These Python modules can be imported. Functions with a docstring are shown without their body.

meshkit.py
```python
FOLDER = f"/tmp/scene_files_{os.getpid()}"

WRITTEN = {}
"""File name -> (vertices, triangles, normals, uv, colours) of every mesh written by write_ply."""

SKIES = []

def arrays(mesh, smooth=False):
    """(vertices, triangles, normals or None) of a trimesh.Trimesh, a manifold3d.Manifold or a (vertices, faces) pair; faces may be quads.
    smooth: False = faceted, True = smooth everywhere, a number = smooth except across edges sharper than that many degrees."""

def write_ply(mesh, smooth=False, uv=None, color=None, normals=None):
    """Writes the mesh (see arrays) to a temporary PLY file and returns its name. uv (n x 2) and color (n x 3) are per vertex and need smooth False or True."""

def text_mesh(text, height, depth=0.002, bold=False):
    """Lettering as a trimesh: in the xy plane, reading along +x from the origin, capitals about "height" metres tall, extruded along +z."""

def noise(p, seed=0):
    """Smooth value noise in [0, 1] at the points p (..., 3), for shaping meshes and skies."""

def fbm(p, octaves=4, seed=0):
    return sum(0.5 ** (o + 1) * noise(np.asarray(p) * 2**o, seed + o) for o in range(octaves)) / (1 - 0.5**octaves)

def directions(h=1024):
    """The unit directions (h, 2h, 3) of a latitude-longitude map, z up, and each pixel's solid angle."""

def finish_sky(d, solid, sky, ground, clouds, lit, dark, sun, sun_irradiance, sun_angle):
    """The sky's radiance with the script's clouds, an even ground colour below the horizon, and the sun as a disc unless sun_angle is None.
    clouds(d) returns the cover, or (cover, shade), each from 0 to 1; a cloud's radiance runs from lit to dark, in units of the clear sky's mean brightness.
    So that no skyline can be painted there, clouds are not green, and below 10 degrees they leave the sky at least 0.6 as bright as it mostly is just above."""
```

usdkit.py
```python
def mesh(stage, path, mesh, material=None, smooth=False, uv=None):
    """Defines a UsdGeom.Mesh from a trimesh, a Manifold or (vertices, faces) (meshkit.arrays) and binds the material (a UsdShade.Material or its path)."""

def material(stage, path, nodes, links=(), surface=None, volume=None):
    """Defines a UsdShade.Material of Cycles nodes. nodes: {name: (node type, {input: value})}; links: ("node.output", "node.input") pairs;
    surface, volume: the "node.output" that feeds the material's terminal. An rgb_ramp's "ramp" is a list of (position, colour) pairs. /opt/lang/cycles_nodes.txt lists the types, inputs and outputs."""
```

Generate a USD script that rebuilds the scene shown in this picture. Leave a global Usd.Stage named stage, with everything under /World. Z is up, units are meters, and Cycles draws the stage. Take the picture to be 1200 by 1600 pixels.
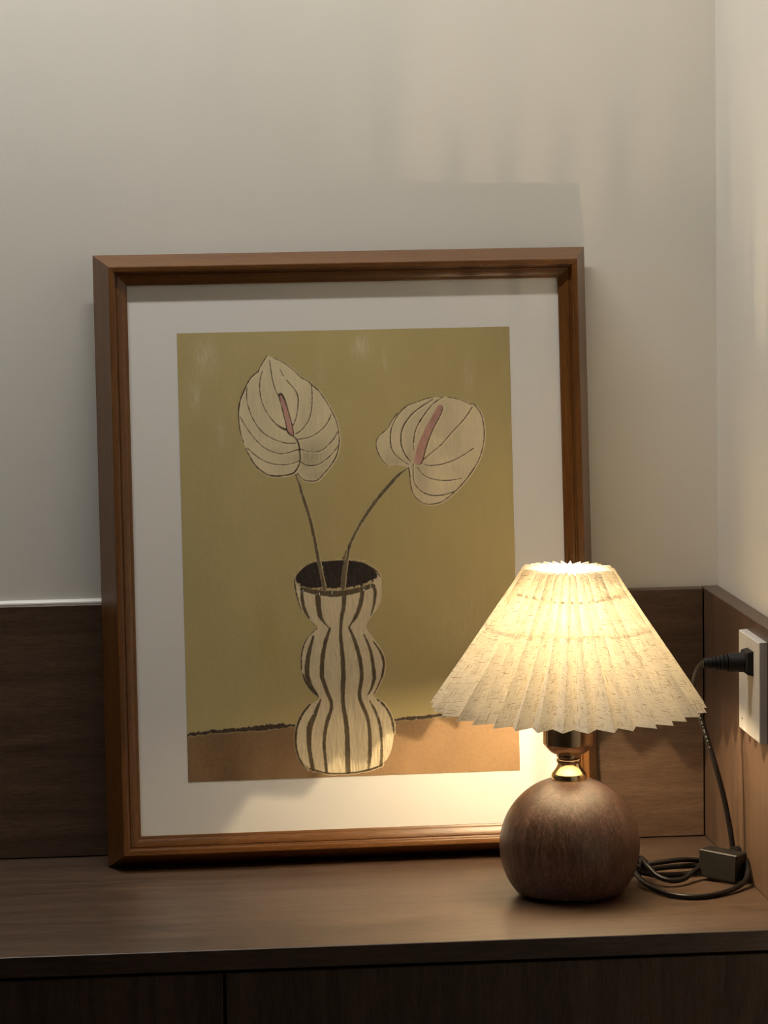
import math
import numpy as np
import trimesh
import usdkit
from scipy.ndimage import gaussian_filter
from pxr import Usd, UsdGeom, UsdLux, UsdShade, Gf, Sdf, Vt

stage = Usd.Stage.CreateInMemory()
UsdGeom.SetStageUpAxis(stage, UsdGeom.Tokens.z)
UsdGeom.SetStageMetersPerUnit(stage, 1.0)
UsdGeom.Xform.Define(stage, '/World')
UsdGeom.Scope.Define(stage, '/World/Looks')

# ------------------------------------------------------------------ camera
Z0 = 0.75                       # height of the worktop above the floor
cam = UsdGeom.Camera.Define(stage, '/World/camera')
R_ = (0.9953369346661527, -0.095322384696291, -0.014765820844065435)
U_ = (0.02440459290912763, 0.10075845954996142, 0.994611556676303)
F_ = (0.09332096406663663, 0.9903339718523904, -0.10261492026378238)
M = Gf.Matrix4d(*R_, 0, *U_, 0, -F_[0], -F_[1], -F_[2], 0, -0.5878014, -3.1117623, 0.6314054 + Z0, 1)
cam.AddTransformOp().Set(M)
cam.CreateHorizontalApertureAttr(36.0)
cam.CreateVerticalApertureAttr(48.0)
cam.CreateFocalLengthAttr(36.0 * 5400 / 1200)
cam.CreateClippingRangeAttr(Gf.Vec2f(0.05, 50))
cam.CreateExposureAttr(0.0)

# ------------------------------------------------------------------ ceiling slot and added fill light
def fill_disk(name, x, y, intensity, radius=0.04, temp=(1, 0.955, 0.885)):
    d = UsdLux.DiskLight.Define(stage, '/World/' + name)
    d.CreateRadiusAttr(radius)
    d.CreateIntensityAttr(intensity)
    d.CreateColorAttr(Gf.Vec3f(*temp))
    d.AddTranslateOp().Set(Gf.Vec3d(x, y, 2.205))
    return d

slot = UsdLux.RectLight.Define(stage, '/World/ceiling_light_slot')     # LED slot running along the wall
slot.CreateWidthAttr(0.8)
slot.CreateHeightAttr(0.03)
slot.CreateIntensityAttr(119.0)
slot.CreateColorAttr(Gf.Vec3f(1, 0.97, 0.92))
slot.AddTranslateOp().Set(Gf.Vec3d(-0.66, -0.345, 2.205))
fill_disk('ambient_fill_light', -0.9, -2.2, 5.0, 0.06)  # unseen disk added as weak ambient fill
BULB_STRENGTH = 7100.0
ADDED_GLOW_STRENGTH = 75.0

# ------------------------------------------------------------------ helpers
used = set()

def numbered(path):
    p, i = path, 0
    while p in used:
        i += 1
        p = f'{path}_{i:03d}'
    used.add(p)
    return p

def obj(name, mesh, mat, parent=None, smooth=False, label=None, uv=None):
    path = numbered((str(parent.GetPath()) if parent else '/World') + '/' + name)
    m = usdkit.mesh(stage, path, mesh, '/World/Looks/' + mat, smooth, uv)
    if label:
        m.GetPrim().SetCustomDataByKey('label', label)
    return m.GetPrim()

def thing(name, label, cat, loc=(0, 0, 0), rot=()):
    x = UsdGeom.Xform.Define(stage, numbered('/World/' + name))
    x.AddTranslateOp().Set(Gf.Vec3d(*loc))
    for axis, deg in rot:
        (x.AddRotateZOp() if axis == 'z' else x.AddRotateXOp()).Set(deg)
    p = x.GetPrim()
    p.SetCustomDataByKey('label', label)
    p.SetCustomDataByKey('category', cat)
    return p

def structure(name, mesh, mat, label=None, smooth=False):
    p = obj(name, mesh, mat, None, smooth)
    p.SetCustomDataByKey('kind', 'structure')
    if label:
        p.SetCustomDataByKey('label', label)
    return p

def box(x0, x1, y0, y1, z0, z1, c=0.0):
    """axis-aligned box with all edges chamfered by c"""
    if c <= 0:
        b = trimesh.creation.box(extents=(x1 - x0, y1 - y0, z1 - z0))
        b.apply_translation(((x0 + x1) / 2, (y0 + y1) / 2, (z0 + z1) / 2))
        return b
    pts = []
    for x, sx in ((x0, 1), (x1, -1)):
        for y, sy in ((y0, 1), (y1, -1)):
            for z, sz in ((z0, 1), (z1, -1)):
                pts += [(x, y + sy * c, z + sz * c), (x + sx * c, y, z + sz * c), (x + sx * c, y + sy * c, z)]
    return trimesh.convex.convex_hull(np.array(pts))

def join(*ms):
    return trimesh.util.concatenate(list(ms))

def lathe(prof, n=96):
    """prof: (r, z) from bottom to top"""
    prof = np.array(prof, float)
    a = np.linspace(0, 2 * np.pi, n, endpoint=False)
    v = np.array([[r * math.cos(t), r * math.sin(t), z] for r, z in prof for t in a])
    f = []
    for i in range(len(prof) - 1):
        for j in range(n):
            k = (j + 1) % n
            f.append((i * n + j, i * n + k, (i + 1) * n + k))
            f.append((i * n + j, (i + 1) * n + k, (i + 1) * n + j))
    m = trimesh.Trimesh(v, f, process=True)
    m.update_faces(m.nondegenerate_faces())
    return m

def smooth_path(pts, per=10):
    p = np.array(pts, float)
    q = np.vstack([2 * p[0] - p[1], p, 2 * p[-1] - p[-2]])
    out = []
    for i in range(1, len(q) - 2):
        for t in np.linspace(0, 1, per, endpoint=False):
            a, b, c, d = q[i - 1], q[i], q[i + 1], q[i + 2]
            out.append(0.5 * (2 * b + (c - a) * t + (2 * a - 5 * b + 4 * c - d) * t * t + (3 * b - a - 3 * c + d) * t ** 3))
    out.append(p[-1])
    return np.array(out)

def tube(pts, r, n=12, per=10, flat=1.0, closed=False):
    """round tube along a smooth path; ends capped"""
    p = smooth_path(pts, per) if per else np.array(pts, float)
    if closed:
        p = p[:-1] if np.allclose(p[0], p[-1]) else p
        t = np.roll(p, -1, 0) - np.roll(p, 1, 0)
    else:
        t = np.gradient(p, axis=0)
    t /= np.linalg.norm(t, axis=1, keepdims=True)
    ref = np.array([0, 0, 1.0]) if abs(t[0][2]) < 0.9 else np.array([0, 1.0, 0])
    nrm = np.cross(t[0], ref); nrm /= np.linalg.norm(nrm)
    rs = np.broadcast_to(np.asarray(r, float), (len(p),)) if np.ndim(r) == 0 else np.interp(np.linspace(0, 1, len(p)), np.linspace(0, 1, len(r)), r)
    v = []
    for i in range(len(p)):
        nrm = nrm - t[i] * np.dot(nrm, t[i]); nrm /= np.linalg.norm(nrm)
        b = np.cross(t[i], nrm)
        for k in range(n):
            a = 2 * np.pi * k / n
            v.append(p[i] + rs[i] * (math.cos(a) * nrm + flat * math.sin(a) * b))
    f = []
    m = len(p)
    for i in range(m if closed else m - 1):
        for k in range(n):
            a0, a1 = i * n + k, i * n + (k + 1) % n
            b0, b1 = ((i + 1) % m) * n + k, ((i + 1) % m) * n + (k + 1) % n
            f += [(a0, a1, b1), (a0, b1, b0)]
    if not closed:
        v += [p[0], p[-1]]
        for k in range(n):
            f.append((m * n, (k + 1) % n, k))
            f.append((m * n + 1, (m - 1) * n + k, (m - 1) * n + (k + 1) % n))
    return trimesh.Trimesh(np.array(v), f, process=False)

# ------------------------------------------------------------------ materials
def mat(name, nodes, links=(), surface='p.BSDF'):
    usdkit.material(stage, '/World/Looks/' + name, nodes, links, surface=surface)

def plain(name, col, rough=0.5, **kw):
    mat(name, {'p': ('principled_bsdf', {'base_color': col, 'roughness': rough, **kw})})

def wood(name, stretch, dark, mid, light, rough=0.45, coarse=9.0, fine=70.0, bump=0.12, spec=0.5, warp=1.0, coat=0.0, lo=0.80, hi=1.12):
    """straight-grained wood: noise stretched along the grain; stretch = scale factors for x, y, z in object space"""
    mat(name, {
        'tc': ('texture_coordinate', {}),
        'm': ('mapping', {'scale': stretch}),
        'big': ('noise_texture', {'scale': coarse, 'detail': 4.0, 'roughness': 0.6, 'distortion': warp}),
        'fin': ('noise_texture', {'scale': fine, 'detail': 3.0, 'roughness': 0.65, 'distortion': 0.3}),
        'vf': ('noise_texture', {'scale': fine * 3.2, 'detail': 2.0, 'roughness': 0.6}),
        'r1': ('rgb_ramp', {'ramp': [(0.28, dark), (0.5, mid), (0.74, light)]}),
        'r2': ('rgb_ramp', {'ramp': [(0.36, (lo, lo, lo)), (0.5, (1, 1, 1)), (0.68, (hi, hi, hi))]}),
        'r3': ('rgb_ramp', {'ramp': [(0.34, (0.7, 0.68, 0.66)), (0.5, (1, 1, 1)), (0.7, (1.12, 1.12, 1.1))]}),
        'mx': ('mix_color', {'blend_type': 'multiply', 'fac': 1.0, 'use_clamp': False}),
        'mx2': ('mix_color', {'blend_type': 'multiply', 'fac': 0.8, 'use_clamp': False}),
        'b': ('bump', {'strength': bump, 'distance': 0.0006}),
        'p': ('principled_bsdf', {'roughness': rough, 'specular_ior_level': spec, 'coat_weight': coat, 'coat_roughness': 0.25}),
    }, [('tc.object', 'm.vector'), ('m.vector', 'big.vector'), ('m.vector', 'fin.vector'), ('m.vector', 'vf.vector'), ('big.fac', 'r1.fac'), ('fin.fac', 'r2.fac'), ('vf.fac', 'r3.fac'),
        ('r1.color', 'mx.a'), ('r2.color', 'mx.b'), ('mx.result', 'mx2.a'), ('r3.color', 'mx2.b'), ('mx2.result', 'p.base_color'), ('fin.fac', 'b.height'), ('b.normal', 'p.normal')])

mat('wall_paint', {
    'tc': ('texture_coordinate', {}),
    'n': ('noise_texture', {'scale': 420.0, 'detail': 3.0, 'roughness': 0.6}),
    'n2': ('noise_texture', {'scale': 5.0, 'detail': 3.0}),
    'r': ('rgb_ramp', {'ramp': [(0.3, (0.78, 0.75, 0.68)), (0.7, (0.81, 0.78, 0.71))]}),
    'b': ('bump', {'strength': 0.10, 'distance': 0.0006}),
    'p': ('principled_bsdf', {'roughness': 0.65, 'specular_ior_level': 0.35}),
}, [('tc.object', 'n.vector'), ('tc.object', 'n2.vector'), ('n2.fac', 'r.fac'), ('r.color', 'p.base_color'), ('n.fac', 'b.height'), ('b.normal', 'p.normal')])
plain('ceiling_paint', (0.8, 0.79, 0.76), 0.7)
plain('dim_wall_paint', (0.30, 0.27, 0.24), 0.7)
plain('bead_white', (0.86, 0.85, 0.82), 0.4)

LD, LM, LL = (0.071, 0.041, 0.0255), (0.107, 0.063, 0.0395), (0.152, 0.092, 0.059)
wood('laminate_x', (0.9, 9.0, 9.0), LD, LM, LL, rough=0.42, coarse=5.0, fine=55.0, bump=0.10)
wood('laminate_z', (9.0, 9.0, 0.8), LD, LM, LL, rough=0.42, coarse=5.0, fine=55.0, bump=0.10)
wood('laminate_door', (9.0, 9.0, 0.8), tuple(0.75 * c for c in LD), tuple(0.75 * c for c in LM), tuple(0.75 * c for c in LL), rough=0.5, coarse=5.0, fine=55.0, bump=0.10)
wood('laminate_top', (0.9, 9.0, 9.0), tuple(0.78 * c for c in LD), tuple(0.78 * c for c in LM), tuple(0.78 * c for c in LL), rough=0.40, coarse=5.0, fine=55.0, bump=0.08, spec=0.75, lo=0.7, hi=1.2)
wood('floor_wood', (0.6, 6.0, 6.0), (0.08, 0.05, 0.032), (0.12, 0.078, 0.05), (0.16, 0.105, 0.07), rough=0.4)
FD, FM, FL = (0.118, 0.041, 0.007), (0.145, 0.054, 0.0095), (0.175, 0.071, 0.014)
wood('frame_wood_x', (1.2, 14.0, 14.0), FD, FM, FL, rough=0.34, coarse=6.0, fine=45.0, bump=0.12, spec=0.6)
wood('frame_wood_z', (14.0, 14.0, 1.2), FD, FM, FL, rough=0.34, coarse=6.0, fine=45.0, bump=0.12, spec=0.6)
wood('ball_wood', (17.0, 17.0, 2.0), (0.065, 0.033, 0.024), (0.110, 0.060, 0.046), (0.170, 0.100, 0.079), rough=0.36, coarse=5.0, fine=42.0, bump=0.40, spec=0.7, lo=0.55, hi=1.45, warp=1.6)

plain('mat_board', (0.76, 0.74, 0.705), 0.85, specular_ior_level=0.2)
plain('backing_board', (0.30, 0.22, 0.15), 0.8)
plain('brass', (0.83, 0.62, 0.33), 0.16, metallic=1.0)
plain('brass_satin', (0.52, 0.38, 0.23), 0.17, metallic=1.0)
plain('bulb_screw', (0.7, 0.68, 0.64), 0.3, metallic=1.0)
plain('white_plastic', (0.80, 0.77, 0.72), 0.35)
plain('grey_print', (0.30, 0.28, 0.26), 0.6)
plain('black_plastic', (0.013, 0.011, 0.010), 0.5, specular_ior_level=0.35)
plain('black_rubber', (0.010, 0.0085, 0.008), 0.38, specular_ior_level=0.35)
plain('pale_print', (0.22, 0.21, 0.20), 0.6)
plain('felt', (0.03, 0.025, 0.02), 0.9)
plain('thread', (0.90, 0.86, 0.76), 0.7)
plain('wire_white', (0.75, 0.72, 0.66), 0.4)
mat('bulb_glow', {'e': ('emission', {'color': (1.0, 0.775, 0.475), 'strength': BULB_STRENGTH})}, surface='e.emission')

mat('bulb_glass', {'f': ('fresnel', {'IOR': 1.3}), 't': ('transparent_bsdf', {'color': (0.97, 0.97, 0.97)}), 'g': ('glossy_bsdf', {'color': (1, 1, 1), 'roughness': 0.05}), 'm': ('mix_closure', {})},
    [('f.fac', 'm.fac'), ('t.BSDF', 'm.closure1'), ('g.BSDF', 'm.closure2')], surface='m.closure')

mat('added_stem_glow', {'e': ('emission', {'color': (1.0, 0.775, 0.475), 'strength': ADDED_GLOW_STRENGTH})}, surface='e.emission')

# painted print: colours come from the primvar computed below
mat('print_ink', {
    'a': ('attribute', {'attribute': 'paint'}),
    'tc': ('texture_coordinate', {}),
    'n': ('noise_texture', {'scale': 900.0, 'detail': 2.0}),
    'b': ('bump', {'strength': 0.25, 'distance': 0.0003}),
    'p': ('principled_bsdf', {'roughness': 0.55, 'specular_ior_level': 0.35}),
}, [('a.color', 'p.base_color'), ('tc.object', 'n.vector'), ('n.fac', 'b.height'), ('b.normal', 'p.normal')])

# linen laminated on translucent film
def slub(name_prefix, scale, lo, hi):
    return {name_prefix + 'm': ('mapping', {'scale': scale}),
            name_prefix + 'n': ('noise_texture', {'scale': 1.0, 'detail': 2.0, 'roughness': 0.5}),
            name_prefix + 'r': ('map_range', {'from_min': lo, 'from_max': hi, 'to_min': 0.0, 'to_max': 1.0, 'clamp': True})}
nodes = {'tc': ('texture_coordinate', {}),
         **slub('h', (95.0, 1150.0, 1.0), 0.58, 0.68), **slub('v', (1150.0, 80.0, 1.0), 0.59, 0.69),
         **slub('w', (2600.0, 300.0, 1.0), 0.35, 0.75), **slub('q', (300.0, 2600.0, 1.0), 0.35, 0.75),
         'mxt': ('math', {'math_type': 'maximum'}), 'wv': ('math', {'math_type': 'multiply'}),
         'wvs': ('math', {'math_type': 'multiply', 'value2': 0.35}), 'tot': ('math', {'math_type': 'add', 'use_clamp': True}),
         'g': ('geometry', {}), 'front': ('math', {'math_type': 'subtract', 'value1': 1.0}), 'fac': ('math', {'math_type': 'multiply'}),
         'cd': ('mix_color', {'a': (1, 1, 1), 'b': (0.55, 0.46, 0.34)}),
         'ct': ('mix_color', {'a': (0.330, 0.300, 0.238), 'b': (0.135, 0.103, 0.060)}),
         'cb': ('mix_color', {'a': (0.86, 0.80, 0.70), 'b': (0.95, 0.93, 0.88)}), 'cf': ('mix_color', {'blend_type': 'multiply', 'fac': 1.0}), 'd': ('diffuse_bsdf', {}), 't': ('translucent_bsdf', {}), 'mix': ('mix_closure', {'fac': 0.30})}
links = [('tc.UV', 'hm.vector'), ('tc.UV', 'vm.vector'), ('tc.UV', 'wm.vector'), ('tc.UV', 'qm.vector')]
for k in 'hvwq':
    links += [(k + 'm.vector', k + 'n.vector'), (k + 'n.fac', k + 'r.value')]
links += [('hr.result', 'mxt.value1'), ('vr.result', 'mxt.value2'), ('wr.result', 'wv.value1'), ('qr.result', 'wv.value2'), ('wv.value', 'wvs.value1'),
          ('mxt.value', 'tot.value1'), ('wvs.value', 'tot.value2'), ('g.backfacing', 'front.value2'), ('tot.value', 'fac.value1'), ('front.value', 'fac.value2'),
          ('fac.value', 'cd.fac'), ('tot.value', 'ct.fac'), ('g.backfacing', 'cb.fac'), ('cb.result', 'cf.a'), ('cd.result', 'cf.b'), ('cf.result', 'd.color'), ('ct.result', 't.color'), ('d.BSDF', 'mix.closure1'), ('t.BSDF', 'mix.closure2')]
mat('linen', nodes, links, surface='mix.closure')

# ------------------------------------------------------------------ the room
T = 0.016                        # the wooden panels stand this far off the walls
CZ = 2.22
structure('wall_back', box(-2.8, T + 0.1, T, T + 0.1, 0, CZ), 'wall_paint')
structure('wall_right', box(T, T + 0.1, -4.3, T, 0, CZ), 'wall_paint')
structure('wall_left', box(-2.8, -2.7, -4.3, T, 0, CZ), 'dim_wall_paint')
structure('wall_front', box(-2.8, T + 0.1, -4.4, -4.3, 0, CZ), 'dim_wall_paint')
structure('floor', box(-2.8, T + 0.1, -4.4, T + 0.1, -0.1, 0), 'floor_wood')
structure('ceiling', box(-2.8, T + 0.1, -4.4, T + 0.1, CZ, CZ + 0.1), 'ceiling_paint')

PH = 0.2313                      # height of the panels above the worktop
CD = 0.3912                      # worktop depth
XL = -1.83                       # left end of the furniture
# ------------------------------------------------------------------ furniture
p = thing('backsplash_panel', 'dark brown wooden back panel with horizontal grain behind the framed picture and the lamp', 'wood panel', (0, 0, 0))
obj('panel', box(XL, -0.0012, 0, T, Z0 + 0.0008, Z0 + PH, 0.0005), 'laminate_x', p)
p = thing('side_panel', 'brown wooden side panel with vertical grain in the right corner carrying the wall socket', 'wood panel', (0, 0, 0))
obj('panel', box(0.0, T, -CD, T, Z0 + 0.0006, Z0 + PH + 0.0004, 0.0005), 'laminate_z', p)
p = thing('countertop', 'long dark wooden worktop of the built-in cabinet on which lamp and picture stand', 'countertop', (0, 0, 0))
obj('top_board', box(XL, T - 0.0003, -CD, T - 0.0003, Z0 - 0.017, Z0, 0.0006), 'laminate_top', p)
p = thing('base_cabinet', 'dark wooden base cabinet with plain handleless doors under the worktop', 'cabinet', (0, 0, 0))
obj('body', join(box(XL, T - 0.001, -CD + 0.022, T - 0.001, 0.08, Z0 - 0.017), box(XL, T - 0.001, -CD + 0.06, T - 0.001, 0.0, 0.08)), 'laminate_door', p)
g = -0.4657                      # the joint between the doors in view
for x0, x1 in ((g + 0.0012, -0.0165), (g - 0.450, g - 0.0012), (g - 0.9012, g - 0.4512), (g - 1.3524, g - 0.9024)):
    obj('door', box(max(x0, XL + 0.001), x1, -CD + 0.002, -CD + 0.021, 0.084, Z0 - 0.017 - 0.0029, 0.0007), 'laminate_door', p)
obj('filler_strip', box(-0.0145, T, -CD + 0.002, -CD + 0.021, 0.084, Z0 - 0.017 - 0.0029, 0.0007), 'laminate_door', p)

# thin white bead between wall and back panel, left part only
bead = [(0, 0), (-0.0036, 0), (-0.0034, 0.0012), (-0.0024, 0.0024), (-0.0012, 0.0030), (0, 0.0034)]
def prism_x(prof, x0, x1):
    n = len(prof)
    v = [(x0, y, z) for y, z in prof] + [(x1, y, z) for y, z in prof]
    f = [(i, (i + 1) % n, n + (i + 1) % n) for i in range(n)] + [(i, n + (i + 1) % n, n + i) for i in range(n)]
    f += [(0, i + 1, i) for i in range(1, n - 1)] + [(n, n + i, n + i + 1) for i in range(1, n - 1)]
    m = trimesh.Trimesh(np.array(v, float), f, process=False)
    m.fix_normals()
    return m
structure('trim_1', prism_x([(T + y, Z0 + PH + 0.0001 + z) for y, z in bead], XL, -0.43), 'bead_white', 'thin white bead along the top of the back panel', 30)

# ------------------------------------------------------------------ framed picture
FW, FH, D = 0.4459, 0.5481, 0.0359
fr = thing('framed_picture', 'large brown wooden frame with white mount and flower print, leaning on the wall', 'picture frame',
           (-0.5523, -0.04958, Z0 + 0.0002), (('z', math.degrees(0.02041)), ('x', -math.degrees(0.0900))))
# (inset from the outer back edge, height towards the viewer)
PROF = np.array([(0, 0), (0.0124, D - 0.0006), (0.0127, D - 0.0002), (0.0133, D), (0.0165, D - 0.0004), (0.0173, D - 0.0008), (0.0177, D - 0.0016),
                 (0.0179, D - 0.0068), (0.0190, D - 0.0072), (0.0200, D - 0.0068), (0.0225, D - 0.0074), (0.0250, D - 0.0086), (0.0258, D - 0.0090),
                 (0.0264, D - 0.0094), (0.0276, D - 0.0096), (0.0288, D - 0.0102), (0.0290, D - 0.0112), (0.0290, D - 0.0121), (0.020, D - 0.0121), (0.020, 0.0)])
def rail(a, b, ex, ey):
    """mitred rail from corner a to corner b of the outer rectangle; ex along, ey inwards (u, v)"""
    a, b, ex, ey = (np.array(q, float) for q in (a, b, ex, ey))
    v = []
    for c, s in ((a, 1), (b, -1)):
        for ins, h in PROF:
            q = c + ex * s * (ins + 0.00005) + ey * ins
            v.append((q[0], -h, q[1]))
    n = len(PROF)
    f = []
    for i in range(n):
        j = (i + 1) % n
        f += [(i, j, n + j), (i, n + j, n + i)]
    # end caps: triangle fan about an inner point
    for off in (0, n):
        c = len(v)
        ins, h = 0.0165, D - 0.014
        q = (a if off == 0 else b) + ex * (1 if off == 0 else -1) * (ins + 0.00005) + ey * ins
        v.append((q[0], -h, q[1]))
        f += [(c, off + (i + 1) % n, off + i) if off == 0 else (c, off + i, off + (i + 1) % n) for i in range(n)]
    m = trimesh.Trimesh(np.array(v), f, process=False)
    if m.volume < 0:
        m.invert()
    return m
obj('frame_rail', rail((0, FH), (FW, FH), (1, 0), (0, -1)), 'frame_wood_x', fr, 25)
obj('frame_rail', rail((FW, 0), (0, 0), (-1, 0), (0, 1)), 'frame_wood_x', fr, 25)
obj('frame_rail', rail((0, 0), (0, FH), (0, 1), (1, 0)), 'frame_wood_z', fr, 25)
obj('frame_rail', rail((FW, FH), (FW, 0), (0, -1), (-1, 0)), 'frame_wood_z', fr, 25)
MD = D - 0.0123                  # face of the mount
obj('backing_board', box(0.021, FW - 0.021, -0.008, -0.004, 0.021, FH - 0.021), 'backing_board', fr)
obj('mount', box(0.0215, FW - 0.0215, -MD, -MD + 0.003, 0.0215, FH - 0.0215), 'mat_board', fr)
for x in (0.05, FW - 0.05):
    c = trimesh.creation.cylinder(radius=0.006, height=0.0085, sections=24)
    c.apply_transform(trimesh.transformations.rotation_matrix(math.pi / 2, (1, 0, 0)))
    c.apply_translation((x, 0.0042, FH - 0.012))
    obj('rubber_bumper', c, 'black_rubber', fr, 30)

# ------------------------------------------------------------------ the print: artwork in millimetres on its sheet (u right, v up)
FILLS = [
    ('petal', [(80.4,378.9),(86.7,376.1),(93.0,373.2),(99.2,369.0),(105.4,363.4),(110.8,358.0),(116.1,354.9),(120.6,351.2),(126.8,344.2),(132.1,336.8),(137.3,327.6),(141.1,319.3),(142.7,310.1),(143.7,302.8),(142.2,293.8),(140.2,287.0),(135.0,279.0),(129.3,272.8),(123.7,267.0),(119.1,265.5),(111.8,266.0),(108.2,268.4),(104.3,273.5),(101.1,272.7),(95.6,271.6),(87.4,270.8),(79.2,271.9),(73.9,275.2),(67.6,280.4),(63.3,286.9),(59.0,295.1),(56.5,304.3),(54.0,313.4),(53.4,323.4),(53.5,332.4),(55.3,340.6),(58.7,348.6),(61.6,354.9),(66.3,360.2),(71.8,364.6),(74.7,370.5),(77.6,374.9)]),
    ('petal', [(185.9,277.5),(181.0,282.7),(177.2,289.8),(175.8,296.9),(177.0,301.9),(181.7,306.8),(186.9,310.7),(190.1,316.7),(195.3,323.6),(200.5,328.5),(205.7,331.9),(214.9,334.2),(224.1,337.4),(232.3,338.8),(242.5,338.0),(251.6,336.2),(258.6,332.5),(262.1,330.4),(265.2,332.4),(267.6,328.3),(271.5,322.6),(273.8,313.5),(274.5,302.3),(272.7,292.3),(269.4,282.3),(264.0,273.3),(256.6,263.4),(248.2,254.6),(239.8,246.8),(229.6,242.5),(219.4,242.1),(212.4,246.5),(208.5,252.7),(206.2,260.8),(205.9,268.9),(205.1,275.5),(196.1,278.0)]),
    ('spadix', [(89.4,342.9),(90.4,344.6),(92.2,344.9),(93.9,342.8),(96.5,336.8),(98.5,328.6),(100.6,320.3),(102.2,311.2),(102.0,306.7),(99.3,307.7),(96.2,310.9),(95.5,318.7),(93.5,327.8),(91.5,336.0)]),
    ('table', [(-36.0,38.2),(-1.7,40.8),(24.0,43.1),(46.0,43.7),(67.0,44.4),(95.8,46.7),(186.9,48.5),(214.8,50.4),(227.6,52.2),(303.3,55.2),(339.6,56.3),(337.9,-2.0),(336.3,-57.4),(173.7,-50.9),(-38.4,-50.0)]),
    ('vase', [(99.5,179.3),(100.2,168.7),(101.8,159.1),(105.4,149.5),(110.9,142.6),(118.4,136.1),(119.8,134.7),(114.4,129.1),(108.5,124.5),(105.4,117.9),(103.3,108.5),(103.9,96.0),(104.8,95.0),(106.0,87.4),(111.1,79.5),(118.0,72.1),(120.4,71.1),(118.5,69.7),(110.7,65.2),(103.7,57.9),(98.7,47.5),(97.4,36.1),(98.5,23.7),(101.6,15.0),(106.2,10.0),(111.9,7.4),(123.3,4.1),(136.7,3.1),(150.2,3.6),(163.7,5.9),(175.4,10.7),(180.4,15.8),(184.0,25.3),(185.6,36.7),(185.1,46.3),(181.6,57.9),(177.0,64.8),(170.8,68.8),(167.5,72.3),(171.6,79.3),(176.7,88.7),(178.3,95.4),(180.2,93.4),(178.1,105.9),(175.9,113.6),(169.9,122.5),(163.4,131.3),(162.6,135.1),(166.6,140.8),(173.6,149.1),(177.7,158.6),(178.0,168.2),(177.8,178.7),(172.7,186.5),(155.6,193.3),(136.4,194.4),(117.2,193.5)]),
    ('mouth', [(100.0,180.2),(105.4,186.2),(111.3,190.8),(119.1,193.5),(128.7,193.6),(138.3,194.1),(147.9,194.0),(157.5,192.7),(165.1,190.1),(170.8,186.1),(174.5,180.7),(173.9,176.9),(169.5,173.2),(162.6,170.6),(154.9,168.9),(145.2,167.8),(133.7,167.5),(122.2,168.2),(110.7,168.4),(105.0,171.0),(101.3,174.4)]),
]
TABLE_EDGE = [
    ('rough', [(-1.7,41.9,2.89),(24.1,44.1,2.5),(46.0,44.7,2.5),(67.0,45.8,3.85),(78.5,47.1,3.08),(95.8,47.5,1.73)]),
    ('rough', [(186.9,49.1,1.85),(199.7,50.4,2.08),(214.8,50.4,2.54),(227.6,52.2,2.31),(303.3,54.9,2.31)]),
]
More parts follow.
